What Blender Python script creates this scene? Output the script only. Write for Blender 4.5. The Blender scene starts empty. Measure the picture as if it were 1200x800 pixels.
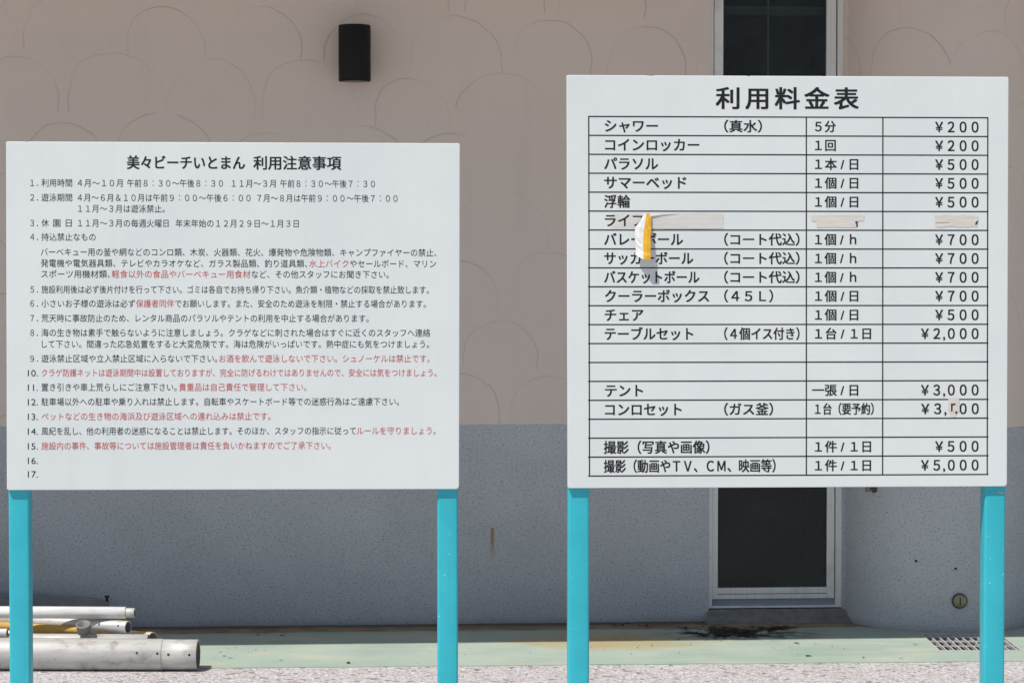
import bpy, bmesh, math, random
from mathutils import Vector, Matrix
random.seed(7)
SC = bpy.context.scene
COL = SC.collection

# ------------------------------------------------------------------ camera
F = 2796.0                      # focal length in pixels of the 1200 px wide photograph
CAMH = 1.58
PITCH = math.atan(86 / F)
cam = bpy.data.cameras.new("camera")
cam.sensor_width = 36.0
cam.lens = F * 36.0 / 1200.0
cam.clip_end = 2000
camo = bpy.data.objects.new("camera", cam)
camo.location = (0, 0, CAMH)
camo.rotation_euler = (math.pi / 2 - PITCH, 0, 0)
COL.objects.link(camo)
SC.camera = camo

# ------------------------------------------------------------------ light
LIGHT = Vector((0.40, 0.42, -1.0))          # direction the sunlight travels
world = bpy.data.worlds.new("World")
SC.world = world
world.use_nodes = True
wn = world.node_tree
wn.nodes.clear()
sky = wn.nodes.new("ShaderNodeTexSky")
sky.sky_type = 'NISHITA'
sky.sun_disc = False
sky.sun_elevation = math.atan2(1.0, math.hypot(LIGHT.x, LIGHT.y))
sky.sun_rotation = math.atan2(-LIGHT.x, -LIGHT.y)
bg = wn.nodes.new("ShaderNodeBackground")
bg.inputs[1].default_value = 0.085
wo = wn.nodes.new("ShaderNodeOutputWorld")
wn.links.new(sky.outputs[0], bg.inputs[0])
wn.links.new(bg.outputs[0], wo.inputs[0])
sun = bpy.data.lights.new("sun", 'SUN')
sun.energy = 4.3
sun.angle = math.radians(0.5)
sun.color = (1.0, 0.955, 0.90)
suno = bpy.data.objects.new("sun", sun)
suno.location = (-6, -6, 15)
suno.rotation_euler = LIGHT.to_track_quat('-Z', 'Y').to_euler()
COL.objects.link(suno)
SC.view_settings.view_transform = 'Standard'
SC.view_settings.look = 'None'
SC.view_settings.exposure = 0.0
SC.view_settings.gamma = 1.0

# ------------------------------------------------------------------ helpers
RIGHT = Vector((1, 0, 0))
FWD = Vector((0, math.cos(PITCH), -math.sin(PITCH)))
UP = Vector((0, math.sin(PITCH), math.cos(PITCH)))
EYE = Vector((0, 0, CAMH))

def ray(x, y):
    return FWD + RIGHT * ((x - 600) / F) - UP * ((y - 400) / F)

def on_plane(x, y, p, n):
    d = ray(x, y)
    return EYE + d * ((p - EYE).dot(n) / d.dot(n))

def on_ground(x, y, z=0.0):
    return on_plane(x, y, Vector((0, 0, z)), Vector((0, 0, 1)))

def at_y(x, y, Y):
    return on_plane(x, y, Vector((0, Y, 0)), Vector((0, 1, 0)))

def thing(name, label, cat, loc=(0, 0, 0), group=None):
    o = bpy.data.objects.new(name, None)
    o.empty_display_size = 0.1
    o.location = loc
    COL.objects.link(o)
    o['label'] = label
    o['category'] = cat
    if group:
        o['group'] = group
    return o

def origin(o):
    v = Vector((0, 0, 0))
    while o is not None:
        v += Vector(o.location)
        o = o.parent
    return v

def mesh_obj(name, verts, faces, mats, parent=None, fmat=None, smooth=None, loc=None, uv=None):
    """world-space verts -> one mesh object under parent (its origin at loc, or at the parent's origin)"""
    po = origin(parent)
    lo = Vector(loc) if loc is not None else po
    me = bpy.data.meshes.new(name)
    me.from_pydata([tuple(Vector(v) - lo) for v in verts], [], faces)
    if not isinstance(mats, (list, tuple)):
        mats = [mats]
    for m in mats:
        me.materials.append(m)
    if fmat:
        for p, k in zip(me.polygons, fmat):
            p.material_index = k
    if smooth is not None:
        if smooth is True:
            for p in me.polygons:
                p.use_smooth = True
        else:
            for p, k in zip(me.polygons, smooth):
                p.use_smooth = bool(k)
    if uv is not None:
        l = me.uv_layers.new(name="UVMap")
        for p in me.polygons:
            for li in p.loop_indices:
                l.data[li].uv = uv[me.loops[li].vertex_index]
    me.update()
    o = bpy.data.objects.new(name, me)
    o.location = lo - po
    o.parent = parent
    COL.objects.link(o)
    return o

class MB:
    def __init__(s):
        s.v = []; s.f = []; s.m = []; s.sm = []
    def add(s, verts, faces, m=0, sm=False):
        b = len(s.v)
        s.v += [Vector(v) for v in verts]
        for f in faces:
            s.f.append([b + i for i in f]); s.m.append(m); s.sm.append(sm)
    def box(s, lo, hi, m=0, frame=None):
        x0, y0, z0 = lo; x1, y1, z1 = hi
        vs = [Vector(p) for p in ((x0,y0,z0),(x1,y0,z0),(x1,y1,z0),(x0,y1,z0),(x0,y0,z1),(x1,y0,z1),(x1,y1,z1),(x0,y1,z1))]
        if frame:
            o, t, n = frame     # local x along t, y along n
            vs = [o + t * p.x + n * p.y + Vector((0, 0, p.z)) for p in vs]
        s.add(vs, [(0,3,2,1),(4,5,6,7),(0,1,5,4),(1,2,6,5),(2,3,7,6),(3,0,4,7)], m)
    def lathe(s, p, axis, prof, n=32, m=0, cap0=True, cap1=True, sm=True, ms=None):
        """prof: (distance along axis, radius)"""
        a = Vector(axis).normalized()
        u = a.orthogonal().normalized(); w = a.cross(u)
        vs = []
        for d, r in prof:
            for k in range(n):
                t = 2 * math.pi * k / n
                vs.append(Vector(p) + a * d + (u * math.cos(t) + w * math.sin(t)) * r)
        b = len(s.v)
        s.v += vs
        for i in range(len(prof) - 1):
            for k in range(n):
                j = (k + 1) % n
                s.f.append([b+i*n+k, b+i*n+j, b+(i+1)*n+j, b+(i+1)*n+k]); s.m.append(ms[i] if ms else m); s.sm.append(sm)
        if cap0:
            s.f.append([b+k for k in range(n)][::-1]); s.m.append(m); s.sm.append(False)
        if cap1:
            e = (len(prof)-1)*n
            s.f.append([b+e+k for k in range(n)]); s.m.append(m); s.sm.append(False)
    def build(s, name, mats, parent=None, loc=None, bevel=0, seg=2):
        o = mesh_obj(name, s.v, s.f, mats, parent, s.m, s.sm, loc)
        if bevel:
            md = o.modifiers.new("bevel", 'BEVEL'); md.width = bevel; md.segments = seg
            md.limit_method = 'ANGLE'; md.angle_limit = math.radians(40)
        return o

# ------------------------------------------------------------------ material helpers
class NT:
    def __init__(s, name):
        s.m = bpy.data.materials.new(name)
        s.m.use_nodes = True
        s.t = s.m.node_tree
        s.b = s.t.nodes["Principled BSDF"]
    def n(s, t, **kw):
        nd = s.t.nodes.new(t)
        for k, v in kw.items():
            setattr(nd, k, v)
        return nd
    def l(s, a, b):
        s.t.links.new(a, b)
    def val(s, sock, v):
        if isinstance(v, bpy.types.NodeSocket):
            s.l(v, sock)
        else:
            sock.default_value = v
    def math(s, op, a, b=None, c=None, clamp=False):
        nd = s.n("ShaderNodeMath", operation=op); nd.use_clamp = clamp
        s.val(nd.inputs[0], a)
        if b is not None: s.val(nd.inputs[1], b)
        if c is not None: s.val(nd.inputs[2], c)
        return nd.outputs[0]
    def step(s, v, lo, hi, a=0.0, b=1.0):
        nd = s.n("ShaderNodeMapRange", interpolation_type='SMOOTHSTEP')
        s.val(nd.inputs[0], v)
        for i, q in enumerate((lo, hi, a, b)):
            s.val(nd.inputs[i + 1], q)
        return nd.outputs[0]
    def mix(s, f, a, b, mode='MIX'):
        nd = s.n("ShaderNodeMix", data_type='RGBA', blend_type=mode)
        s.val(nd.inputs[0], f)
        for sock, v in ((nd.inputs[6], a), (nd.inputs[7], b)):
            if isinstance(v, bpy.types.NodeSocket): s.l(v, sock)
            else: sock.default_value = (*v, 1) if len(v) == 3 else v
        return nd.outputs[2]
    def noise(s, vec, scale, detail=3, rough=0.5, out=0):
        nd = s.n("ShaderNodeTexNoise")
        nd.inputs["Scale"].default_value = scale
        nd.inputs["Detail"].default_value = detail
        nd.inputs["Roughness"].default_value = rough
        if vec is not None: s.l(vec, nd.inputs["Vector"])
        return nd.outputs[out]
    def voronoi(s, vec, scale, feature='F1', out="Distance"):
        nd = s.n("ShaderNodeTexVoronoi", feature=feature)
        nd.inputs["Scale"].default_value = scale
        if vec is not None: s.l(vec, nd.inputs["Vector"])
        return nd.outputs[out]
    def mapping(s, vec, scale=(1,1,1), loc=(0,0,0)):
        nd = s.n("ShaderNodeMapping")
        nd.inputs["Scale"].default_value = scale
        nd.inputs["Location"].default_value = loc
        s.l(vec, nd.inputs["Vector"])
        return nd.outputs[0]
    def pos(s):
        return s.n("ShaderNodeNewGeometry").outputs["Position"]
    def uv(s):
        return s.n("ShaderNodeTexCoord").outputs["UV"]
    def obj(s):
        return s.n("ShaderNodeTexCoord").outputs["Object"]
    def sep(s, v):
        nd = s.n("ShaderNodeSeparateXYZ"); s.l(v, nd.inputs[0]); return nd.outputs
    def comb(s, x, y, z=0.0):
        nd = s.n("ShaderNodeCombineXYZ")
        for i, q in enumerate((x, y, z)): s.val(nd.inputs[i], q)
        return nd.outputs[0]
    def bump(s, h, strength=0.3, dist=0.002):
        nd = s.n("ShaderNodeBump")
        nd.inputs["Strength"].default_value = strength
        nd.inputs["Distance"].default_value = dist
        s.l(h, nd.inputs["Height"])
        s.l(nd.outputs[0], s.b.inputs["Normal"])
    def base(s, c, rough=None, metal=None, spec=None):
        s.val(s.b.inputs["Base Color"], c if isinstance(c, bpy.types.NodeSocket) else (*c, 1))
        if rough is not None: s.val(s.b.inputs["Roughness"], rough)
        if metal is not None: s.val(s.b.inputs["Metallic"], metal)
        if spec is not None: s.val(s.b.inputs["Specular IOR Level"], spec)
        return s.m

def plain(name, c, rough=0.5, metal=0.0, var=0.12, scale=14, spec=0.5):
    t = NT(name)
    nz = t.noise(t.obj(), scale, 4, 0.6)
    f = t.step(nz, 0.3, 0.7)
    d = tuple(x * (1 - var) for x in c)
    r = t.step(nz, 0.3, 0.7, rough * 0.85, min(1, rough * 1.15))
    return t.base(t.mix(f, d, c), r, metal, spec)

# ------------------------------------------------------------------ building plan
wa = on_ground(240, 734.5); wb = on_ground(830, 728.5)
WT = (wb - wa).normalized()                       # along the wall, to the right
WN = Vector((-WT.y, WT.x, 0))                     # into the wall
def wall_s(x, y):
    p = on_plane(x, y, wa, WN); return (p - wa).dot(WT), p.z
def wall_pt(s, d=0.0, z=0.0):
    return wa + WT * s + WN * d + Vector((0, 0, z))
# the round bay
c1, c2, c3 = on_ground(994.5, 728.5), on_ground(1104, 741.7), on_ground(1200, 735.8)
def circle(a, b, c):
    ax, ay, bx, by, cx, cy = a.x, a.y, b.x, b.y, c.x, c.y
    d = 2 * (ax*(by-cy) + bx*(cy-ay) + cx*(ay-by))
    ux = ((ax*ax+ay*ay)*(by-cy) + (bx*bx+by*by)*(cy-ay) + (cx*cx+cy*cy)*(ay-by)) / d
    uy = ((ax*ax+ay*ay)*(cx-bx) + (bx*bx+by*by)*(ax-cx) + (cx*cx+cy*cy)*(bx-ax)) / d
    return Vector((ux, uy, 0)), math.hypot(ax-ux, ay-uy)
BC, BR = circle(c1, c2, c3)
def on_bay(x, y):
    d = ray(x, y)
    a = d.x**2 + d.y**2
    e = EYE - BC
    b = 2 * (e.x*d.x + e.y*d.y)
    c = e.x**2 + e.y**2 - BR*BR
    q = (-b - math.sqrt(b*b - 4*a*c)) / (2*a)
    p = EYE + d * q
    n = Vector((p.x - BC.x, p.y - BC.y, 0)).normalized()
    return p, n
sL, _ = wall_s(830.8, 600); sR, _ = wall_s(987.5, 600)
zD = 0.889                                           # top of the grey dado
zTop = 4.2
print("bay", BC, BR, "open", sL, sR, "wallpt", wall_pt(sL), wall_pt(sR))

# ------------------------------------------------------------------ materials of the setting
def stucco():
    t = NT("beige_stucco")
    uv = t.uv()
    wob = t.noise(uv, 2.3, 3, 0.5, out=1)
    wv = t.n("ShaderNodeVectorMath", operation='MULTIPLY_ADD')
    t.l(wob, wv.inputs[0]); wv.inputs[1].default_value = (0.10, 0.08, 0); t.l(uv, wv.inputs[2])
    wob2 = t.noise(uv, 14, 2, 0.5, out=1)
    wv2 = t.n("ShaderNodeVectorMath", operation='MULTIPLY_ADD')
    t.l(wob2, wv2.inputs[0]); wv2.inputs[1].default_value = (0.010, 0.010, 0); t.l(wv.outputs[0], wv2.inputs[2])
    x0, z0, _ = t.sep(wv2.outputs[0])
    x = t.math('ADD', x0, -0.105)
    z = t.math('ADD', t.math('MULTIPLY_ADD', x0, 0.045, 0.068), z0)
    W, P, R = 0.424, 0.262, 0.212
    row = t.math('FLOOR', t.math('DIVIDE', z, P))
    fz = t.math('SUBTRACT', z, t.math('MULTIPLY', row, P))
    par = t.math('ABSOLUTE', t.math('MODULO', row, 2.0))
    xx = t.math('ADD', x, t.math('MULTIPLY_ADD', par, W / 2, 50 * W))
    u = t.math('SUBTRACT', t.math('MODULO', xx, W), W / 2)
    v = t.math('MAXIMUM', t.math('SUBTRACT', fz, P - R), 0.0)
    col = t.math('FLOOR', t.math('DIVIDE', xx, W))
    wn_ = t.n("ShaderNodeTexWhiteNoise", noise_dimensions='2D')
    t.l(t.comb(col, row), wn_.inputs["Vector"])
    r1, r2, r3 = t.sep(wn_.outputs["Color"])
    u = t.math('ADD', u, t.math('MULTIPLY', t.math('SUBTRACT', r2, 0.5), 0.05))
    r = t.math('SQRT', t.math('ADD', t.math('MULTIPLY', u, u), t.math('MULTIPLY', v, v)))
    d = t.math('ABSOLUTE', t.math('SUBTRACT', r, t.math('MULTIPLY_ADD', r1, 0.055, R - 0.05)))
    half = t.step(t.math('MULTIPLY', u, t.math('MULTIPLY', t.math('SUBTRACT', r3, 0.5), 2.0)), -0.05, 0.0, 0.25, 1.0)
    line = t.step(d, 0.0008, 0.0036, 1.0, 0.0)
    fade = t.step(t.noise(uv, 1.7, 3, 0.6), 0.33, 0.60, 0.15, 1.0)
    fade = t.math('MULTIPLY', fade, half)
    line = t.math('MULTIPLY', line, fade)
    soft = t.math('MULTIPLY', t.step(d, 0.0, 0.02, 1.0, 0.0), fade)
    big = t.noise(uv, 0.9, 4, 0.55)
    fine = t.noise(uv, 170, 3, 0.6)
    base = t.mix(t.step(big, 0.3, 0.7), (0.675, 0.572, 0.505), (0.73, 0.615, 0.535))
    base = t.mix(t.step(fine, 0.35, 0.7), base, (0.735, 0.63, 0.55))
    st = t.step(t.noise(t.mapping(uv, (9, 0.7, 1)), 1.0, 4, 0.6), 0.55, 0.8, 0, 0.10)
    base = t.mix(st, base, (0.40, 0.36, 0.32))
    base = t.mix(t.math('MULTIPLY', soft, 0.025), base, (0.36, 0.30, 0.26))
    base = t.mix(t.math('MULTIPLY', line, 0.42), base, (0.30, 0.235, 0.20))
    h = t.math('SUBTRACT', t.math('MULTIPLY', fine, 0.5), t.math('MULTIPLY', line, 1.2))
    t.bump(h, 0.35, 0.002)
    return t.base(base, 0.9, 0, 0.25)

def dado():
    t = NT("grey_speckled_stone_coat")
    uv = t.uv()
    x, z, _ = t.sep(uv)
    v1 = t.mapping(uv, (0.55, 1.0, 1.0))
    a = t.noise(v1, 150, 2, 0.5)
    b = t.noise(t.mapping(uv, (0.75, 1, 1), (3, 7, 0)), 135, 2, 0.5)
    big = t.noise(uv, 1.6, 4, 0.6)
    base = t.mix(t.step(big, 0.3, 0.7), (0.43, 0.445, 0.465), (0.50, 0.515, 0.535))
    base = t.mix(t.step(a, 0.52, 0.70, 0, 0.6), base, (0.57, 0.59, 0.60))
    base = t.mix(t.step(b, 0.57, 0.66, 0, 0.55), base, (0.19, 0.195, 0.215))
    c = t.noise(t.mapping(uv, (0.85, 1, 1), (1, 9, 0)), 92, 3, 0.6)
    base = t.mix(t.step(c, 0.61, 0.70, 0, 0.5), base, (0.17, 0.175, 0.19))
    dots = t.voronoi(uv, 26)
    base = t.mix(t.step(dots, 0.04, 0.085, 0.6, 0.0), base, (0.11, 0.11, 0.115))
    # rust run under an old fixing, and dirt splashed along the foot
    sx, sz = wall_s(577, 618)
    dx = t.math('ABSOLUTE', t.math('SUBTRACT', t.math('ADD', x, t.math('MULTIPLY', t.noise(uv, 30, 2), 0.012)), sx + 0.006))
    run = t.math('MULTIPLY', t.step(dx, 0.003, 0.014, 1, 0), t.math('MULTIPLY', t.step(z, sz - 0.17, sz - 0.03), t.step(z, sz - 0.004, sz + 0.004, 1, 0)))
    base = t.mix(t.math('MULTIPLY', run, 0.9), base, (0.33, 0.19, 0.065))
    foot = t.math('MULTIPLY', t.step(t.math('ADD', z, t.math('MULTIPLY', t.noise(uv, 5, 4, 0.6), 0.05)), 0.015, 0.07, 1, 0), 0.35)
    base = t.mix(foot, base, (0.12, 0.10, 0.085))
    h = t.math('ADD', a, t.math('MULTIPLY', b, -0.8))
    t.bump(h, 0.4, 0.003)
    return t.base(base, 0.85, 0, 0.3)

def gravel():
    t = NT("exposed_aggregate")
    p = t.pos()
    v1 = t.voronoi(p, 135, out="Color")
    d1 = t.voronoi(p, 135)
    v2 = t.voronoi(t.mapping(p, (1, 1, 1), (5, 3, 0)), 52, out="Color")
    r, g, b = t.sep(v1)
    base = t.mix(t.step(r, 0.0, 1.0), (0.385, 0.37, 0.37), (0.575, 0.555, 0.56))
    base = t.mix(t.step(g, 0.72, 0.80), base, (0.68, 0.675, 0.665))
    base = t.mix(t.step(b, 0.87, 0.91, 0, 0.8), base, (0.20, 0.185, 0.185))
    r2, g2, b2 = t.sep(v2)
    base = t.mix(t.step(g2, 0.80, 0.84, 0, 0.7), base, (0.45, 0.385, 0.38))
    base = t.mix(t.step(r2, 0.92, 0.95, 0, 0.8), base, (0.17, 0.15, 0.14))
    big = t.noise(p, 1.1, 4, 0.6)
    base = t.mix(t.step(big, 0.45, 0.75, 0, 0.3), base, (0.36, 0.33, 0.31))
    t.bump(t.math('MULTIPLY', d1, -1.0), 0.6, 0.006)
    return t.base(base, 0.9, 0, 0.25)

GE_A = on_ground(283, 782.6); GE_B = on_ground(1150, 775.2)

def green_paint():
    t = NT("green_painted_concrete")
    p = t.pos()
    x, y, _ = t.sep(p)
    big = t.noise(p, 2.2, 5, 0.6)
    fine = t.noise(p, 60, 4, 0.6)
    base = t.mix(t.step(big, 0.3, 0.7), (0.315, 0.41, 0.345), (0.375, 0.45, 0.39))
    base = t.mix(t.step(fine, 0.5, 0.75, 0, 0.35), base, (0.47, 0.49, 0.42))
    pale = t.step(t.noise(t.mapping(p, (1, 3, 1), (4, 1, 0)), 2.4, 5, 0.65), 0.46, 0.70, 0, 0.7)
    base = t.mix(pale, base, (0.48, 0.48, 0.37))
    # distance in front of the wall line
    rel = t.n("ShaderNodeVectorMath", operation='SUBTRACT'); t.l(p, rel.inputs[0]); rel.inputs[1].default_value = wa
    dt = t.n("ShaderNodeVectorMath", operation='DOT_PRODUCT'); t.l(rel.outputs[0], dt.inputs[0]); dt.inputs[1].default_value = -WN
    d = dt.outputs["Value"]
    dn = t.math('ADD', d, t.math('MULTIPLY', t.math('SUBTRACT', t.noise(t.mapping(p, (2, 6, 1)), 2.0, 5, 0.65), 0.5), 0.16))
    rust = t.step(dn, 0.17, 0.25, 0.85, 0.0)
    base = t.mix(rust, base, t.mix(t.step(t.noise(p, 9, 4, 0.6), 0.35, 0.65), (0.16, 0.09, 0.045), (0.30, 0.19, 0.10)))
    grime = t.step(dn, 0.05, 0.11, 0.8, 0.0)
    base = t.mix(grime, base, (0.085, 0.075, 0.06))
    # ochre stain spreading over the paint below the window
    q = on_ground(715, 752)
    ex = t.math('DIVIDE', t.math('SUBTRACT', x, q.x), 0.52)
    ey = t.math('DIVIDE', t.math('SUBTRACT', y, q.y), 0.30)
    er = t.math('SQRT', t.math('ADD', t.math('MULTIPLY', ex, ex), t.math('MULTIPLY', ey, ey)))
    er = t.math('ADD', er, t.math('MULTIPLY', t.math('SUBTRACT', t.noise(p, 5, 5, 0.6), 0.5), 1.2))
    base = t.mix(t.step(er, 0.2, 1.05, 0.8, 0.0), base, (0.42, 0.32, 0.14))
    # black mud patch by the window
    q2 = on_ground(868, 742.5)
    ex = t.math('DIVIDE', t.math('SUBTRACT', x, q2.x), 0.46)
    ey = t.math('DIVIDE', t.math('SUBTRACT', y, q2.y), 0.27)
    er = t.math('SQRT', t.math('ADD', t.math('MULTIPLY', ex, ex), t.math('MULTIPLY', ey, ey)))
    mud = t.math('MULTIPLY', t.step(er, 0.3, 1.0, 1.0, 0.0), t.step(t.noise(t.mapping(p, (1, 1.6, 1)), 9, 5, 0.7), 0.44, 0.54))
    base = t.mix(t.math('MULTIPLY', mud, 0.92), base, (0.022, 0.018, 0.014))
    # chips and dirt specks
    sp = t.voronoi(t.mapping(p, (1, 1, 1)), 21)
    gate = t.step(t.noise(p, 3.0, 3), 0.48, 0.6)
    base = t.mix(t.math('MULTIPLY', t.step(sp, 0.05, 0.11, 0.8, 0.0), gate), base, (0.13, 0.11, 0.08))
    t.bump(t.math('ADD', fine, t.math('MULTIPLY', big, 1.5)), 0.25, 0.003)
    return t.base(base, t.step(big, 0.3, 0.7, 0.55, 0.8), 0, 0.35)

M = {}
M['stucco'] = stucco(); M['dado'] = dado(); M['gravel'] = gravel(); M['green'] = green_paint()
M['soffit'] = plain("white_soffit_paint", (0.66, 0.65, 0.62), 0.8)
M['pit'] = plain("shade_dark_concrete", (0.022, 0.019, 0.017), 0.8)  # the drain pit's shade is put into this near-black concrete colour
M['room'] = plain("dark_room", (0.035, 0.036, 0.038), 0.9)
M['plinth'] = plain("dirty_concrete", (0.21, 0.205, 0.19), 0.9, var=0.35, scale=22)

# ------------------------------------------------------------------ ground sheets with the drain opening
gx0, gx1 = 1.762, 2.108
gy0, gy1 = on_ground(1103, 762.8).y, on_ground(1082, 744.2).y
def holed(outer_front, outer_back, xl, xr, z, name, mat, kind):
    """strip between two functions of x with the drain cut out"""
    xs = [xl]
    n = 90
    step = (xr - xl) / n
    xs = sorted(set([xl + step * i for i in range(n + 1)] + [gx0, gx1]))
    vs, fs = [], []
    def quad(a, b, ya0, ya1, yb0, yb1):
        k = len(vs)
        vs.extend([(a, ya0, z), (b, yb0, z), (b, yb1, z), (a, ya1, z)])
        fs.append((k, k+1, k+2, k+3))
    for a, b in zip(xs[:-1], xs[1:]):
        if a >= gx0 - 1e-6 and b <= gx1 + 1e-6:
            quad(a, b, outer_front(a), gy0, outer_front(b), gy0)
            quad(a, b, gy1, outer_back(a), gy1, outer_back(b))
        else:
            quad(a, b, outer_front(a), outer_back(a), outer_front(b), outer_back(b))
        if z > 0:      # front lip down to the gravel
            k = len(vs)
            vs.extend([(a, outer_front(a), -0.002), (b, outer_front(b), -0.002), (b, outer_front(b), z), (a, outer_front(a), z)])
            fs.append((k, k+1, k+2, k+3))
    o = mesh_obj(name, vs, fs, mat)
    o['kind'] = kind
    return o
holed(lambda x: -180.0, lambda x: 200.0, -200, 200, 0.0, "ground", M['gravel'], 'structure')
jit = {}
def edge(x):
    k = round(x, 4)
    if k not in jit: jit[k] = random.uniform(-0.008, 0.008)
    return GE_A.y + (GE_B.y - GE_A.y) * (x - GE_A.x) / (GE_B.x - GE_A.x) + jit[k]
def wall_y(x):
    return wa.y + WT.y / WT.x * (x - wa.x) + 0.25
holed(edge, wall_y, -7, 7, 0.004, "pavement", M['green'], 'structure')

# ------------------------------------------------------------------ building
bld = thing("building", "beige plastered building with grey speckled lower wall, round bay and narrow window", "building", wall_pt(0))
def wall_part():
    vs, fs, fm, sm, uv = [], [], [], [], []
    def panel(pts, us, zs, smooth):
        for i in range(len(pts) - 1):
            for j in range(len(zs) - 1):
                k = len(vs)
                for (p, u, z) in ((pts[i], us[i], zs[j]), (pts[i+1], us[i+1], zs[j]), (pts[i+1], us[i+1], zs[j+1]), (pts[i], us[i], zs[j+1])):
                    vs.append(Vector((p.x, p.y, z))); uv.append((u, z))
                fs.append((k, k+1, k+2, k+3)); fm.append(1 if zs[j] < zD - 1e-4 else 0); sm.append(False)
    zs = [-0.02, zD, zTop]
    s0, s1 = -7.0, 8.5
    panel([wall_pt(s0), wall_pt(sL)], [s0, sL], zs, False)
    panel([wall_pt(sL), wall_pt(sR)], [sL, sR], [3.05, zTop], False)
    # reveals of the opening
    panel([wall_pt(sL), wall_pt(sL, 0.09)], [sL, sL + 0.09], [-0.02, zD, 3.05], False)
    panel([wall_pt(sR, 0.09), wall_pt(sR)], [sR - 0.09, sR], [-0.02, zD, 3.05], False)
    # return from the opening to the bay, the bay, then the wall again
    w0 = wall_pt(sR)
    # angles on the bay circle where it meets the wall plane
    h = (wa - BC).dot(WN)
    half = math.sqrt(max(BR*BR - h*h, 1e-6))
    m0 = BC + WN * h
    e0, e1 = m0 - WT * half, m0 + WT * half
    a0 = math.atan2(e0.y - BC.y, e0.x - BC.x); a1 = math.atan2(e1.y - BC.y, e1.x - BC.x)
    a0 = a0 % (2*math.pi); a1 = a1 % (2*math.pi)
    if a1 < a0: a1 += 2*math.pi
    sE0 = (e0 - wa).dot(WT); sE1 = (e1 - wa).dot(WT)
    print("bay meets wall at s", sE0, sE1, "opening ends", sR)
    N = 64
    pts = [BC + Vector((math.cos(a0 + (a1-a0)*i/N), math.sin(a0 + (a1-a0)*i/N), 0)) * BR for i in range(N+1)]
    us = [sE0 + BR*(a1-a0)*i/N for i in range(N+1)]
    if sE0 < sR:   # start where the bay is right of the opening
        keep = [i for i, p in enumerate(pts) if (p - wa).dot(WT) > sR]
        k = keep[0]
        pts = [w0] + pts[k:]; us = [us[k] - (pts[1]-w0).length] + us[k:]
    else:
        panel([w0, e0], [sR, sE0], zs, False)
    panel(pts, us, zs, True)
    panel([e1, wall_pt(s1)], [us[-1], us[-1] + s1 - sE1], zs, False)
    o = mesh_obj("wall", vs, fs, [M['stucco'], M['dado']], bld, fm, None, uv=uv)
    # merge and smooth the curved faces
    bm = bmesh.new(); bm.from_mesh(o.data)
    bmesh.ops.remove_doubles(bm, verts=bm.verts, dist=1e-5)
    for f in bm.faces: f.smooth = True
    for e in bm.edges:
        if len(e.link_faces) == 2 and e.calc_face_angle(0) > math.radians(12): e.smooth = False
    bm.to_mesh(o.data); bm.free()
    return o
wall_part()
# eave slab: its lower front edge throws the shadow line on the green paint
H = 3.25
ea = on_ground(240, 757) - Vector((LIGHT.x * H, LIGHT.y * H, 0)); eb = on_ground(1197, 747) - Vector((LIGHT.x * H, LIGHT.y * H, 0))
et = (eb - ea).normalized(); en = Vector((-et.y, et.x, 0))
mb = MB(); mb.box((-7, 0, H), (8, 1.95, H + 0.18), 0, (ea, et, en))
# keep the slab in front of the wall plane
mb.build("eave", M['soffit'], bld, bevel=0.008)

def alu():
    t = NT("anodised_aluminium")
    nz = t.noise(t.mapping(t.obj(), (40, 40, 2)), 2.0, 4, 0.6)
    b = t.mix(t.step(nz, 0.3, 0.7), (0.68, 0.665, 0.64), (0.78, 0.765, 0.74))
    dirt = t.step(t.noise(t.obj(), 12, 5, 0.65), 0.5, 0.75, 0, 0.45)
    b = t.mix(dirt, b, (0.42, 0.39, 0.35))
    return t.base(b, t.step(nz, 0.3, 0.7, 0.38, 0.55), 0.2)
M['alu'] = alu()
M['gasket'] = plain("black_gasket", (0.02, 0.02, 0.022), 0.6)
def glass():
    t = NT("dark_wired_glass")
    o = t.obj()
    x, y, z = t.sep(o)
    a = t.math('ADD', x, z); b = t.math('SUBTRACT', x, z)
    la = t.step(t.math('ABSOLUTE', t.math('SUBTRACT', t.math('FRACT', t.math('MULTIPLY', a, 42)), 0.5)), 0.02, 0.07, 1, 0)
    lb = t.step(t.math('ABSOLUTE', t.math('SUBTRACT', t.math('FRACT', t.math('MULTIPLY', b, 42)), 0.5)), 0.02, 0.07, 1, 0)
    wire = t.math('MAXIMUM', la, lb)
    dust_refl = t.math('ADD', t.step(t.noise(o, 26, 5, 0.75), 0.35, 0.8, 0.004, 0.05), t.step(t.noise(o, 2.6, 3, 0.6, 0), 0.4, 0.75, 0.0, 0.06))  # fine dust, plus broad pale mottling painted in for the pane's reflections
    tr = t.n("ShaderNodeBsdfTransparent"); tr.inputs[0].default_value = (0.55, 0.60, 0.60, 1)
    gl = t.n("ShaderNodeBsdfGlossy"); gl.inputs[0].default_value = (0.9, 0.95, 1, 1); gl.inputs["Roughness"].default_value = 0.2
    df = t.n("ShaderNodeBsdfDiffuse"); df.inputs[0].default_value = (0.25, 0.25, 0.25, 1)
    fr = t.n("ShaderNodeFresnel"); fr.inputs[0].default_value = 1.33
    m1 = t.n("ShaderNodeMixShader"); t.l(fr.outputs[0], m1.inputs[0]); t.l(tr.outputs[0], m1.inputs[1]); t.l(gl.outputs[0], m1.inputs[2])
    m2 = t.n("ShaderNodeMixShader"); t.l(t.math('ADD', dust_refl, t.math('MULTIPLY', wire, 0.012)), m2.inputs[0]); t.l(m1.outputs[0], m2.inputs[1]); t.l(df.outputs[0], m2.inputs[2])
    t.l(m2.outputs[0], t.n("ShaderNodeOutputMaterial").inputs[0])
    out = [n for n in t.t.nodes if n.type == 'OUTPUT_MATERIAL']
    t.t.nodes.remove(out[0])
    return t.m
M['glass'] = glass()

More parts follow.
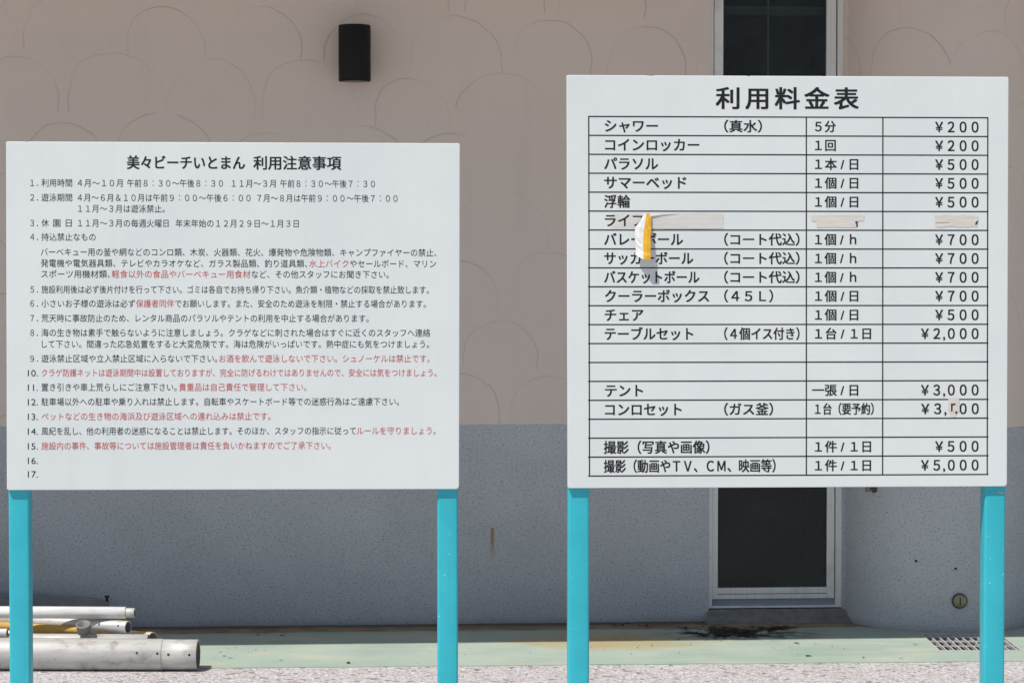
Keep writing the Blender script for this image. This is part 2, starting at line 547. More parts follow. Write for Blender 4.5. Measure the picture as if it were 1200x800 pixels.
win = bpy.data.objects.new("window", None); win.parent = bld; win.empty_display_size = 0.1
win.location = wall_pt(sL) - origin(bld); COL.objects.link(win)
def S(x, y=600): return wall_s(x, y)[0]
def Z(y, x=900): return wall_s(x, y)[1]
fr = (wa, WT, WN)
zt = Z(330)                                   # meeting rail, behind the price board
zs_ = Z(712.3)
mb = MB()
# outer frame: jambs, sill track, head
mb.box((sL, 0.012, zs_), (S(835.4), 0.075, 3.05), 0, fr)
mb.box((S(980.2), 0.012, zs_), (sR, 0.075, 3.05), 0, fr)
mb.box((S(835.4), 0.014, zs_), (S(980.2), 0.075, Z(709.8)), 0, fr)
mb.box((S(835.4), 0.014, 3.0), (S(980.2), 0.075, 3.05), 0, fr)
mb.box((S(835.4), 0.018, zt - 0.03), (S(980.2), 0.072, zt + 0.03), 0, fr)
mb.build("frame", M['alu'], win, bevel=0.0015)
mb = MB(); mb.box((S(835.4), 0.045, Z(709.8)), (S(980.2), 0.07, Z(702)), 0, fr)
mb.build("sill", plain("slate_grey_sill", (0.28, 0.31, 0.38), 0.4), win)
mb = MB()   # lower sash
mb.box((S(835.6), 0.026, Z(702)), (S(842.4), 0.06, zt - 0.031), 0, fr)
mb.box((S(970.6), 0.026, Z(702)), (S(979.3), 0.06, zt - 0.031), 0, fr)
mb.box((S(842.4), 0.027, Z(702)), (S(970.6), 0.06, Z(689)), 0, fr)
mb.box((S(842.4), 0.0255, Z(696.5)), (S(970.6), 0.03, Z(695.8)), 1, fr)
# upper sash
mb.box((S(836.6), 0.024, zt + 0.031), (S(847.2), 0.06, 2.999), 0, fr)
mb.box((S(967.8), 0.024, zt + 0.031), (S(979.0), 0.06, 2.999), 0, fr)
mb.box((S(847.2), 0.025, zt + 0.031), (S(967.8), 0.06, zt + 0.07), 0, fr)
mb.box((S(847.2), 0.025, 2.95), (S(967.8), 0.06, 2.999), 0, fr)
mb.build("sash", [M['alu'], M['gasket']], win, bevel=0.0015)
for a, b, z0, z1 in ((842.4, 970.6, Z(689), zt - 0.031), (847.2, 967.8, zt + 0.07, 2.95)):
    mb = MB(); mb.box((S(a), 0.040, z0), (S(b), 0.0445, z1), 0, fr)
    mb.build("glass_pane", M['glass'], win)
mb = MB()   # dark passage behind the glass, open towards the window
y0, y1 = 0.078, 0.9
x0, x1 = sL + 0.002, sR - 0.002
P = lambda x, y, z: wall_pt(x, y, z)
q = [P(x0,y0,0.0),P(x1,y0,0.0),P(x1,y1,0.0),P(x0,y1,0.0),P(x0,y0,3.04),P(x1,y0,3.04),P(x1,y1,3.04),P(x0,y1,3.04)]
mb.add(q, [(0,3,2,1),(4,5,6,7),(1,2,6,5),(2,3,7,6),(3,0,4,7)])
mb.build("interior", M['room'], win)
mb = MB(); mb.box((S(902.6), 0.12, zt + 0.05), (S(905), 0.13, 3.0), 0, fr)
mb.build("blind_cord", plain("grey_cord", (0.45, 0.45, 0.44), 0.7), win)
mb = MB(); mb.box((S(842), 0.16, Z(13)), (S(972), 0.2, Z(3)), 0, fr)
mb.build("curtain_rail", plain("grey_rail", (0.28, 0.29, 0.28), 0.6), win)
# sloping step under the window
a, b = S(832.8, 712), S(988, 712)
mb = MB()
z1 = zs_ - 0.004
pa = [P(a, 0.006, z1), P(b, 0.006, z1), P(b, 0.07, z1), P(a, 0.07, z1), P(a - 0.035, -0.085, 0.0045), P(b + 0.03, -0.085, 0.0045), P(b, 0.07, 0.0045), P(a, 0.07, 0.0045),
      P(a - 0.02, -0.012, z1 - 0.012), P(b + 0.018, -0.012, z1 - 0.012)]
mb.add(pa, [(0,1,2,3), (8,9,1,0), (4,5,9,8), (4,8,0,3,7), (5,6,2,1,9)])
mb.build("step", M['plinth'], bld)

# ------------------------------------------------------------------ things on the wall
M['black_metal'] = plain("black_powder_coat", (0.008, 0.009, 0.010), 0.6, var=0.3, spec=0.25)
def wall_lamp():
    p = on_plane(415.5, 65, wa, WN) - WN * 0.095
    mmpx = (p - EYE).dot(FWD) / F
    r, hh = 18.9 * mmpx, 65.5 * mmpx
    root = thing("wall_lamp", "black cylindrical lamp fixed high on the beige plaster wall", "lamp", (p.x, p.y, p.z - hh / 2))
    b = p - Vector((0, 0, hh / 2))
    mb = MB()
    mb.lathe(b, (0, 0, 1), [(0.0, r*0.93), (0.0, r*0.97), (0.004, r), (hh-0.016, r), (hh-0.014, r*0.985), (hh-0.010, r*0.985), (hh-0.008, r), (hh-0.003, r*0.99), (hh, r*0.955)], 48)
    mb.build("lamp_body", M['black_metal'], root)
    mb = MB(); mb.lathe(b - Vector((0, 0, 0.0015)), (0, 0, 1), [(0, r*0.8), (0.001, r*0.82)], 32)
    mb.build("lens", plain("frosted_glass", (0.05, 0.05, 0.05), 0.3), root)
    mb = MB()
    mb.box((-0.03, r*0.9, hh*0.35), (0.03, 0.0945, hh*0.7), 0, (b, WT, WN))
    mb.build("bracket", M['black_metal'], root)
wall_lamp()

M['brass'] = plain("weathered_brass", (0.36, 0.32, 0.21), 0.5, 0.4, 0.3, 40)
M['iron'] = plain("rusty_iron", (0.13, 0.10, 0.075), 0.8, 0.2, 0.5, 60)
def cleanout():
    p, n = on_bay(1124.3, 703.5)
    p = Vector(p)
    root = thing("cleanout_cap", "round brass cleanout cap with a slot, low on the grey bay wall", "pipe cap", p)
    mb = MB(); mb.lathe(p - n*0.01, n, [(0, 0.0335), (0.018, 0.0335), (0.020, 0.0325), (0.020, 0.029), (0.0165, 0.0285)], 40, cap1=False)
    mb.build("ring", M['iron'], root)
    mb = MB(); mb.lathe(p - n*0.008, n, [(0, 0.0284), (0.0225, 0.0284), (0.0245, 0.026), (0.0245, 0.001)], 40)
    mb.build("cap", M['brass'], root)
    t = Vector((-n.y, n.x, 0))
    mb = MB(); c = p + n * 0.0168
    mb.add([c + t*a + Vector((0,0,z)) + n*q for q in (-0.004, 0.0012) for a, z in ((-0.0025,-0.017),(0.0025,-0.017),(0.0025,0.014),(-0.0025,0.014))],
           [(0,1,2,3),(4,7,6,5),(0,4,5,1),(1,5,6,2),(2,6,7,3),(3,7,4,0)])
    mb.build("slot", M['gasket'], root)
cleanout()
def wall_tap():
    p, n = on_bay(1024.5, 572.5)
    root = thing("wall_fitting", "small rusty metal pipe stub sticking out of the grey bay wall under the price board", "pipe fitting", p)
    mb = MB(); mb.lathe(p - n*0.004, n, [(0, 0.017), (0.008, 0.017), (0.010, 0.015), (0.010, 0.004)], 24); mb.build("flange", M['iron'], root)
    mb = MB(); mb.lathe(p + n*0.006, n, [(0, 0.008), (0.03, 0.008), (0.031, 0.0115), (0.044, 0.0115), (0.045, 0.010), (0.045, 0.006), (0.036, 0.006)], 20)
    mb.build("stub", plain("dull_steel", (0.42, 0.39, 0.35), 0.45, 0.7, 0.4, 50), root)
wall_tap()
for k, (x, y, r, lab) in enumerate(((1073.5, 657, 0.006, "dark hole left by an anchor, upper one on the grey bay wall"), (1119.8, 666, 0.0055, "dark hole left by an anchor, lower one right above the brass cap"))):
    p, n = on_bay(x, y)
    mb = MB(); mb.lathe(p - n*0.002, (n + Vector((0.3, 0, 0.5))).normalized(), [(0, r), (0.004, r), (0.0045, r*0.8), (0.006, r*0.3)], 12)
    o = mb.build("wall_plug", M['gasket'], None, loc=p)
    o['label'] = lab.replace("dark hole left by an anchor", "small dark anchor plug"); o['category'] = "wall plug"; o['group'] = "anchor plugs in the bay wall"

# ------------------------------------------------------------------ drain
M['galv'] = plain("galvanised_steel", (0.58, 0.57, 0.56), 0.55, 0.1, 0.25, 30)
dr = thing("drain_grate", "galvanised steel drain grate set in the green painted strip below the bay", "drain", ((gx0+gx1)/2, (gy0+gy1)/2, 0))
mb = MB()
z0 = -0.03
for lo, hi in (((gx0, gy0, z0), (gx0+0.006, gy1, 0.005)), ((gx1-0.006, gy0, z0), (gx1, gy1, 0.005)), ((gx0+0.006, gy0, z0), (gx1-0.006, gy0+0.007, 0.005)), ((gx0+0.006, gy1-0.007, z0), (gx1-0.006, gy1, 0.005))):
    mb.box(lo, hi)
mb.build("frame", M['galv'], dr)
mb = MB()
x = gx0 + 0.0335
while x < gx1 - 0.015:
    mb.box((x - 0.0027, gy0 + 0.0075, -0.010), (x + 0.0027, gy1 - 0.0075, 0.004)); x += 0.0325
for yy in (on_ground(1110, 757.6).y, on_ground(1110, 752.0).y, on_ground(1110, 747).y):
    mb.box((gx0 + 0.0065, yy - 0.004, 0.001), (gx1 - 0.0065, yy + 0.004, 0.006))
mb.build("bars", M['galv'], dr)
mb = MB()
a0, a1, b0, b1, zb = gx0-0.002, gx1+0.002, gy0-0.002, gy1+0.002, -0.28
mb.add([(a0,b0,-0.002),(a1,b0,-0.002),(a1,b1,-0.002),(a0,b1,-0.002),(a0,b0,zb),(a1,b0,zb),(a1,b1,zb),(a0,b1,zb)], [(4,5,6,7),(0,4,5,1),(1,5,6,2),(2,6,7,3),(3,7,4,0)])
mb.build("pit", M['pit'], dr)

# ------------------------------------------------------------------ signs
def panel_mat():
    t = NT("white_coated_panel")
    o = t.obj()
    a = t.noise(o, 2.5, 4, 0.55)
    st = t.noise(t.mapping(o, (14, 14, 0.9)), 1.2, 5, 0.6)
    b = t.mix(t.step(a, 0.3, 0.7), (0.71, 0.757, 0.745), (0.76, 0.795, 0.78))
    b = t.mix(t.step(st, 0.52, 0.8, 0, 0.10), b, (0.55, 0.56, 0.54))
    sp = t.math('MULTIPLY', t.step(t.voronoi(o, 34), 0.03, 0.055, 0.45, 0.0), t.step(t.noise(o, 4), 0.5, 0.62))
    b = t.mix(sp, b, (0.38, 0.38, 0.36))
    t.bump(t.noise(o, 3.2, 3, 0.5), 0.10, 0.01)
    return t.base(b, t.step(a, 0.3, 0.7, 0.30, 0.42), 0, 0.4)
M['panel'] = panel_mat()
def ink(name, c, worn):
    t = NT(name)
    f = t.step(t.noise(t.obj(), 45, 4, 0.7), 0.58, 0.78, 0.0, worn)
    return t.base(t.mix(f, c, (0.62, 0.62, 0.61)), 0.5, 0, 0.3)
M['ink'] = ink("black_lettering", (0.014, 0.014, 0.017), 0.15)
M['red'] = ink("faded_red_lettering", (0.56, 0.085, 0.085), 0.35)
def teal():
    t = NT("turquoise_gloss_paint")
    o = t.obj()
    a = t.noise(o, 5, 4, 0.6)
    b = t.mix(t.step(a, 0.3, 0.7), (0.028, 0.455, 0.545), (0.040, 0.525, 0.615))
    ch = t.math('MULTIPLY', t.step(t.voronoi(o, 40), 0.07, 0.10, 0.8, 0.0), t.step(t.noise(o, 5, 3), 0.44, 0.54))
    b = t.mix(ch, b, (0.55, 0.64, 0.65))
    drip = t.step(t.noise(t.mapping(o, (55, 55, 2.2)), 1.0, 4, 0.6), 0.52, 0.78, 0.0, 0.35)
    b = t.mix(drip, b, (0.05, 0.36, 0.43))
    t.bump(t.noise(o, 130, 3, 0.6), 0.3, 0.0012)
    return t.base(b, 0.38, 0, 0.5)
M['teal'] = teal()

_font_curve = None
def glyphs(body, size=1.0, offset=0.0, spacing=1.0):
    c = bpy.data.curves.new("lettering", 'FONT')
    c.body = body; c.size = size; c.offset = offset; c.space_character = spacing; c.resolution_u = 4
    o = bpy.data.objects.new("lettering", c)
    COL.objects.link(o)
    dg = bpy.context.evaluated_depsgraph_get()
    me = bpy.data.meshes.new_from_object(o.evaluated_get(dg))
    vs = [(v.co.x, v.co.y) for v in me.vertices]; fs = [list(p.vertices) for p in me.polygons]
    bpy.data.objects.remove(o); bpy.data.curves.remove(c); bpy.data.meshes.remove(me)
    return vs, fs

class Board:
    """one flat panel on two square posts; places lettering on the panel's face"""
    def __init__(s, corners, ref, depth, theta, slope, xref):
        s.t = Vector((math.cos(theta), math.sin(theta), 0)); s.n = Vector((-math.sin(theta), math.cos(theta), 0))
        d = ray(*ref); s.p = EYE + d * depth
        s.slope = slope; s.xref = xref
        s.c = [on_plane(x, y, s.p, s.n) for x, y in corners]      # tl, tr, br, bl
    def face(s, x, y, off=0.0004):
        return on_plane(x, y, s.p - s.n * off, s.n)
    def yy(s, x, y):
        (ya, ka), (yb, kb) = s.slope
        k = ka + (kb - ka) * (y - ya) / (yb - ya)
        return y + k * (x - s.xref)
    def text(s, runs, name, parent, bold=0.0, label=None):
        """runs: (body, x0, x1, y_centre, em_px, material index, spacing)"""
        vs, fs, fm = [], [], []
        for r in runs:
            body, x0, x1, yc, em = r[:5]; mi = r[5] if len(r) > 5 else 0; sp = r[6] if len(r) > 6 else 1.0
            g, f = glyphs(body, 1.0, 0.0, sp)
            mn = min(q[0] for q in g); mx = max(q[0] for q in g)
            # heavier strokes: the same outline printed again a hair's breadth to each side
            shifts = [(0.0, 0.0)] if bold == 0 else [(-bold, -bold * 0.6), (bold, -bold * 0.6), (-bold, bold * 0.6), (bold, bold * 0.6)]
            for h, (bx, by) in enumerate(shifts):
                k = len(vs)
                for gx, gy in g:
                    px = x0 + bold * em + (gx - mn) * (x1 - x0 - 2 * bold * em) / (mx - mn) + bx * em
                    py = s.yy(px, yc) - (gy + by - 0.375) * em
                    vs.append(s.face(px, py, 0.0004 + 0.00003 * h))
                for q in f:
                    fs.append([k + i for i in q]); fm.append(mi)
        o = mesh_obj(name, vs, fs, [M['ink'], M['red']], parent, fm)
        if label: o['label'] = label
        return o
    def build_panel(s, root, thick=0.011, nicks=()):
        tl, tr, br, bl = s.c
        mb = MB()
        front = []
        N = 40
        # top edge with small nicks, corners slightly rounded
        def rnd(c, a, b, r=0.006):
            return [c + (a - c).normalized() * r, c + ((a - c).normalized() + (b - c).normalized()) * r * 0.3, c + (b - c).normalized() * r]
        front += rnd(tl, bl, tr, 0.004)
        for q, w, dpt in nicks:
            c = tl.lerp(tr, q); w = w / (tr - tl).length / 2
            front += [tl.lerp(tr, q - w), c - Vector((0, 0, dpt)), tl.lerp(tr, q + w)]
        front += rnd(tr, tl, br, 0.004); front += rnd(br, tr, bl, 0.008); front += rnd(bl, br, tl, 0.005)
        n = len(front)
        back = [v + s.n * thick for v in front]
        mb.add(front + back, [list(range(n))[::-1], list(range(n, 2*n))] + [[i, (i+1) % n, n + (i+1) % n, n + i] for i in range(n)])
        return mb.build("panel", M['panel'], root, bevel=0.0016, seg=2)
    def post(s, root, xl, xr, w, thick=0.011, label=None):
        """square tube with rounded corners standing behind the panel, centred between pixel columns xl and xr"""
        y = 640
        back = s.p + s.n * (thick + 0.0006)
        c = on_plane((xl + xr) / 2, y, back, s.n)
        top = s.c[0].z - 0.22
        r = 0.0065
        ring = []
        hw = w / 2
        for cx, cy, a in ((hw - r, r, -90), (hw - r, w - r, 0), (-hw + r, w - r, 90), (-hw + r, r, 180)):
            for k in range(5):
                t = math.radians(a + 90 * k / 4)
                ring.append((cx + r * math.cos(t), cy + r * math.sin(t)))
        n = len(ring)
        vs = []
        for z in (-0.05, top):
            vs += [Vector((c.x, c.y, 0)) + s.t * a + s.n * b + Vector((0, 0, z)) for a, b in ring]
        mb = MB()
        for i in range(n):
            j = (i + 1) % n
            mb.add([vs[i], vs[j], vs[n + j], vs[n + i]], [(0, 1, 2, 3)], 0, True)
        mb.add(vs[n:], [list(range(n))]); mb.add(vs[:n], [list(range(n))[::-1]])
        o = mb.build("post", M['teal'], root)
        bm = bmesh.new(); bm.from_mesh(o.data); bmesh.ops.remove_doubles(bm, verts=bm.verts, dist=1e-5)
        for e in bm.edges:
            if len(e.link_faces) == 2 and e.calc_face_angle(0) > math.radians(60): e.smooth = False
        bm.to_mesh(o.data); bm.free()
        mb = MB()   # cap welded on top, hidden by the panel
        if label: o['label'] = label
        return o

# --- rules board (left)
LB = Board([(7.0, 165.9), (539.0, 168.0), (538.0, 572.9), (8.0, 574.1)], (273, 370), 6.5, math.radians(2.2), ((167, 0.0040), (573, -0.0023)), 48.5)
lroot = thing("notice_board", "wider white board of numbered black and red beach rules on two turquoise posts", "notice board", (LB.c[0].lerp(LB.c[1], 0.5).x, LB.c[0].lerp(LB.c[1], 0.5).y, 0))
lp = LB.build_panel(lroot, nicks=((0.045, 0.010, 0.0015), (0.31, 0.006, 0.0012), (0.62, 0.012, 0.001)))
LB.post(lroot, 10.2, 34.4, 0.0565); LB.post(lroot, 512.4, 536.8, 0.0565)
for q in (("美々ビーチいとまん", 148.6, 287.2, 190.0, 17.2), ("利用注意事項", 296.8, 400.0, 190.0, 17.2)):
    LB.text([q], "title", lp, 0.022)
E = 10.0
K, R_ = 0, 1
rules = [
 [("１．", 35.5, 44.5, 214.3, E), ("利用時間", 48.5, 84.5, 214.3, E), ("４月～１０月", 91, 143.6, 214.3, E), ("午前８︰３０～午後８︰３０", 149, 261.2, 214.3, E), ("１１月～３月", 271.5, 323, 214.3, E), ("午前８︰３０～午後７︰３０", 328.4, 439.3, 214.3, E)],
 [("２．", 35.5, 44.5, 231.4, E), ("遊泳期間", 48.5, 84.5, 231.4, E), ("４月～６月＆１０月は午前９︰００～午後６︰００", 91, 293.6, 231.4, E), ("７月～８月は午前９︰００～午後７︰００", 301.5, 465.8, 231.4, E)],
 [("１１月～３月は遊泳禁止。", 91.5, 193, 244.3, E)],
 [("３．", 35.5, 44.5, 261.3, E), ("休", 48.5, 57.3, 261.3, E), ("園", 62.3, 70.8, 261.3, E), ("日", 77, 84.0, 261.3, E), ("１１月～３月の毎週火曜日", 91.5, 197.5, 261.3, E), ("年末年始の１２月２９日～１月３日", 205.8, 350, 261.3, E)],
 [("４．", 35.5, 44.5, 277.6, E), ("持込禁止なもの", 48.5, 112, 277.6, E)],
 [("バーベキュー用の釜や網などのコンロ類、木炭、火器類、花火、爆発物や危険物類、キャンプファイヤーの禁止、", 47.8, 511.5, 295.2, E)],
 [("発電機や電気器具類、テレビやカラオケなど、ガラス製品類、釣り道具類、", 47.8, 359.8, 308.3, E), ("水上バイク", 362.3, 408.3, 308.3, E, R_), ("やセールボード、マリン", 410, 511, 308.3, E)],
 [("スポーツ用機材類、", 48.2, 128.8, 321.0, E), ("軽食以外の食品やバーベキュー用食材", 131, 293.4, 321.0, E, R_), ("など、その他スタッフにお聞き下さい。", 294.8, 455.6, 321.0, E)],
 [("５．", 35.5, 44.5, 339.0, E), ("施設利用後は必ず後片付けを行って下さい。ゴミは各自でお持ち帰り下さい。魚介類・植物などの採取を禁止致します。", 48.5, 502.5, 339.0, E)],
 [("６．", 35.5, 44.5, 355.5, E), ("小さいお子様の遊泳は必ず", 48.5, 158.4, 355.5, E), ("保護者同伴", 159.4, 203.8, 355.5, E, R_), ("でお願いします。また、安全のため遊泳を制限・禁止する場合があります。", 205.2, 499, 355.5, E)],
 [("７．", 35.5, 44.5, 372.7, E), ("荒天時に事故防止のため、レンタル商品のパラソルやテントの利用を中止する場合があります。", 48.5, 432, 372.7, E)],
 [("８．", 35.5, 44.5, 389.7, E), ("海の生き物は素手で触らないように注意しましょう。クラゲなどに刺された場合はすぐに近くのスタッフへ連絡", 48.5, 504.2, 389.7, E)],
 [("して下さい。間違った応急処置をすると大変危険です。海は危険がいっぱいです。熱中症にも気をつけましょう。", 49, 502.8, 403.0, E)],
 [("９．", 35.5, 44.5, 420.0, E), ("遊泳禁止区域や立入禁止区域に入らないで下さい。", 48.5, 254.5, 420.0, E), ("お酒を飲んで遊泳しないで下さい。シュノーケルは禁止です。", 256.9, 503.4, 420.0, E, R_)],
 [("10.", 32.6, 44.3, 436.7, E * 1.08), ("クラゲ防護ネットは遊泳期間中は設置しておりますが、完全に防げるわけではありませんので、安全には気をつけましょう。", 48.8, 511.5, 436.7, E, R_)],
 [("11.", 32.6, 44.3, 453.6, E * 1.08), ("置き引きや車上荒らしにご注意下さい。", 48.5, 207, 453.6, E), ("貴重品は自己責任で管理して下さい。", 209.8, 359, 453.6, E, R_)],
 [("12.", 32.6, 44.3, 470.6, E * 1.08), ("駐車場以外への駐車や乗り入れは禁止します。自転車やスケートボード等での迷惑行為はご遠慮下さい。", 48.5, 467.5, 470.6, E)],
 [("13.", 32.6, 44.3, 487.8, E * 1.08), ("ペットなどの生き物の海浜及び遊泳区域への連れ込みは禁止です。", 48.8, 317, 487.8, E, R_)],
 [("14.", 32.6, 44.3, 505.0, E * 1.08), ("風紀を乱し、他の利用者の迷惑になることは禁止します。そのほか、スタッフの指示に従って", 48.5, 417, 505.0, E), ("ルールを守りましょう。", 418, 510.6, 505.0, E, R_)],
 [("15.", 32.6, 44.3, 522.3, E * 1.08), ("施設内の事件、事故等については施設管理者は責任を負いかねますのでご了承下さい。", 48.5, 387.5, 522.3, E, R_)],
 [("16.", 32.6, 44.3, 539.2, E * 1.08)],
 [("17.", 32.6, 44.3, 555.0, E * 1.08)],
]
for r in rules:
    LB.text(r, "text_line", lp, 0.0)

# --- price board (right)
RB = Board([(664.0, 88.1), (1182.1, 90.3), (1180.1, 569.7), (665.3, 571.9)], (923, 330), 6.5, math.radians(2.6), ((89, 0.0042), (571, -0.0043)), 690)
rroot = thing("price_board", "taller white price table board with a peeling sticker on two turquoise posts", "price board", (RB.c[0].lerp(RB.c[1], 0.5).x, RB.c[0].lerp(RB.c[1], 0.5).y, 0))
rp = RB.build_panel(rroot, nicks=((0.19, 0.026, 0.0022), (0.41, 0.010, 0.0015), (0.58, 0.007, 0.001), (0.93, 0.006, 0.0012)))
RB.post(rroot, 665.6, 691.0, 0.0575); RB.post(rroot, 1154.4, 1177.8, 0.0575)
RB.text([("利用料金表", 838.6, 1006.5, 114.6, 27.5, 0, 1.29)], "title", rp, 0.024)
# ruled table
def ruled():
    vs, fs = [], []
    def strip(a, b, w):
        (x0, y0), (x1, y1) = a, b
        if abs(x1 - x0) > abs(y1 - y0): q = [(x0 - w, y0 - w), (x1 + w, y1 - w), (x1 + w, y1 + w), (x0 - w, y0 + w)]; off = 0.00035
        else: q = [(x0 - w, y0), (x0 + w, y0), (x1 + w, y1), (x1 - w, y1)]; off = 0.00045
        k = len(vs); vs.extend(RB.face(x, y, off) for x, y in q); fs.append((k+3, k+2, k+1, k))
    for i in range(20):
        y = 136.6 + 22.15 * i
        strip((689.9, RB.yy(689.9, y)), (1157.6, RB.yy(1157.6, y)), 0.72)
    for x in (689.9, 944.9, 1034.6, 1157.6):
        xb = x - (x - 900) * 0.0035 + 0.2
        strip((x, RB.yy(x, 136.6)), (xb, RB.yy(x, 136.6 + 22.15 * 19)), 0.72)
    mesh_obj("table_grid", vs, fs, M['ink'], rp)
ruled()
rows = [
 ("シャワー", 708.6, 771, "（真水）", 893, "５分", 979.5, "￥２００"),
 ("コインロッカー", 709, 819.5, None, 0, "１回", 979.5, "￥２００"),
 ("パラソル", 708, 771.3, None, 0, "１本 / 日", 1005.8, "￥５００"),
 ("サマーベッド", 708, 804.5, None, 0, "１個 / 日", 1005.8, "￥５００"),
 ("浮輪", 708, 738.6, None, 0, "１個 / 日", 1005.8, "￥５００"),
 ("ライフ", 708.8, 754, None, 0, None, 0, None),
 ("バレーボール", 708, 800.5, "（コート代込）", 937, "１個 / ｈ", 1003.5, "￥７００"),
 ("サッカーボール", 708, 812.5, "（コート代込）", 937, "１個 / ｈ", 1003.5, "￥７００"),
 ("バスケットボール", 708, 819.7, "（コート代込）", 937, "１個 / ｈ", 1003.5, "￥７００"),
 ("クーラーボックス", 709, 831, "（４５Ｌ）", 906, "１個 / 日", 1005.8, "￥７００"),
 ("チェア", 708.6, 754, None, 0, "１個 / 日", 1005.8, "￥５００"),
 ("テーブルセット", 708.6, 812.5, "（４個イス付き）", 937, "１台 / １日", 1020.8, "￥２,０００"),
 None, None,
 ("テント", 709, 753.5, None, 0, "一張 / 日", 1005.8, "￥３,０００"),
 ("コンロセット", 709, 798.8, "（ガス釜）", 906, "１台（要予約）", 1024, None),
 None,
 ("撮影（写真や画像）", 707.5, 831.5, None, 0, "１件 / １日", 1020.8, "￥５００"),
 ("撮影（動画やＴＶ、ＣＭ、映画等）", 707.5, 909, None, 0, "１件 / １日", 1020.8, "￥５,０００"),
]
for i, r in enumerate(rows):
    if not r: continue
    yc = 136.6 + 22.15 * i + 10.9
    runs = [(r[0], r[1], r[2], yc, 16.2)]
    if r[3]: runs.append((r[3], 848.6, r[4], yc, 15.4))
    if r[5]: runs.append((r[5], 951.6 if r[5][0] == "一" else 955, r[6], yc, 14.6))
    if r[7]:
        x0 = 1079.2 if "," in r[7] else 1095.8
        runs.append((r[7], x0, 1146.8, yc, 16.4))
    if i == 15:
        runs += [("￥３,", 1079.4, 1109.2, yc, 16.4), ("００", 1124.5, 1147, yc, 16.4)]
    for q in runs:
        RB.text([q], "price_text" if "￥" in q[0] or q[0] == "００" else ("item_text" if q[1] < 940 else "quantity_text"), rp, 0.021)

# worn stickers on the price board
def residue_mat(name, c, rough=0.8):
    t = NT(name)
    o = t.obj()
    a = t.noise(t.mapping(o, (8, 8, 60)), 2.0, 4, 0.6)
    b = t.mix(t.step(a, 0.35, 0.65), tuple(q * 0.93 for q in c), c)
    gone = t.step(t.noise(t.mapping(o, (7, 7, 110), (2, 1, 3)), 1.6, 5, 0.7), 0.42, 0.66, 0.0, 0.6)
    b = t.mix(gone, b, (0.735, 0.775, 0.77))
    return t.base(b, rough, 0, 0.3)
M['residue'] = residue_mat("old_adhesive", (0.69, 0.665, 0.61))
M['residue2'] = residue_mat("tan_adhesive", (0.70, 0.64, 0.56))
def patch(name, pts, mat, parent, off=0.0008, th=0.0):
    vs = [RB.face(x, RB.yy(x, y), off) for x, y in pts]
    return mesh_obj(name, vs, [list(range(len(vs)))[::-1]], mat, parent)
def ragged(x0, y0, x1, y1, j=0.7, n=9):
    p = []
    for i in range(n): p.append((x0 + (x1-x0)*i/n, y0 + random.uniform(-j, j)))
    for i in range(5): p.append((x1 + random.uniform(-j, j), y0 + (y1-y0)*i/5))
    for i in range(n): p.append((x1 + (x0-x1)*i/n, y1 + random.uniform(-j, j)))
    for i in range(5): p.append((x0 + random.uniform(-j, j), y1 + (y0-y1)*i/5))
    return p
o = patch("adhesive_mark", ragged(762, 250.0, 847.5, 267.6, 0.35), M['residue'], rp); o['label'] = "long pale strip of old adhesive right of the peeling sticker"
o = patch("adhesive_mark", ragged(716, 250.5, 752, 267.3, 0.35), M['residue'], rp, 0.00025); o['label'] = "pale adhesive behind faded letters"
o = patch("adhesive_mark", [(950.2,252.0),(960,251.6),(985,252.2),(1013,251.2),(1012.6,258),(1004,259),(1004.5,266),(990,266.4),(975,265.8),(957,266.6),(957.4,259.8),(951,258.6)], M['residue2'], rp); o['label'] = "tan adhesive stain in the middle column"
o = patch("adhesive_mark", ragged(1095.4, 251.8, 1146, 265.4, 0.9), M['residue2'], rp); o['label'] = "tan adhesive stain in the price column"
o = patch("adhesive_mark", [(1111,467.5),(1124,467),(1124.6,483),(1120.4,484),(1119.8,490),(1112.6,490.5),(1112.8,483),(1111.2,482)], M['residue2'], rp); o['label'] = "tan adhesive stain over one digit of a price"
def remnant():
    vs, fs = [], []
    for poly in ([(1002.2,259.6),(1005.0,259.2),(1005.2,265.6),(1003.4,265.9),(1003.4,261.4),(1002.2,261.3)], [(1144.2,259.4),(1146.3,258.2),(1145.2,262.4),(1143.0,264.0),(1143.0,261.8)],
                 [(1114.4,472.8),(1119.6,472.6),(1119.5,474.4),(1116.4,474.6),(1116.2,481.8),(1114.6,481.8)], [(1119.4,481.6),(1121.6,481.8),(1121.4,485.2),(1119.6,484.0)],
                 [(1096,261.0),(1113,260.5),(1113,260.8),(1096,261.35)]):
        k = len(vs); vs.extend(RB.face(x, y, 0.0011) for x, y in poly); fs.append([k+i for i in range(len(poly))][::-1])
    o = mesh_obj("letter_scrap", vs, fs, M['ink'], rp); o['label'] = "torn remains of black digits on the adhesive stains"
remnant()
sc_ = [(1167.5, 576.2), (1172, 575.6), (1176.2, 576.4), (1176.4, 578.2), (1173, 578.4), (1170, 577.4)]
o = mesh_obj("paint_scrape", [RB.face(x, y, -0.0111) for x, y in sc_], [list(range(6))[::-1]], plain("bare_scrape", (0.50, 0.46, 0.44), 0.8), rroot)
o['label'] = "bare scrape in the paint at the top of the right post"
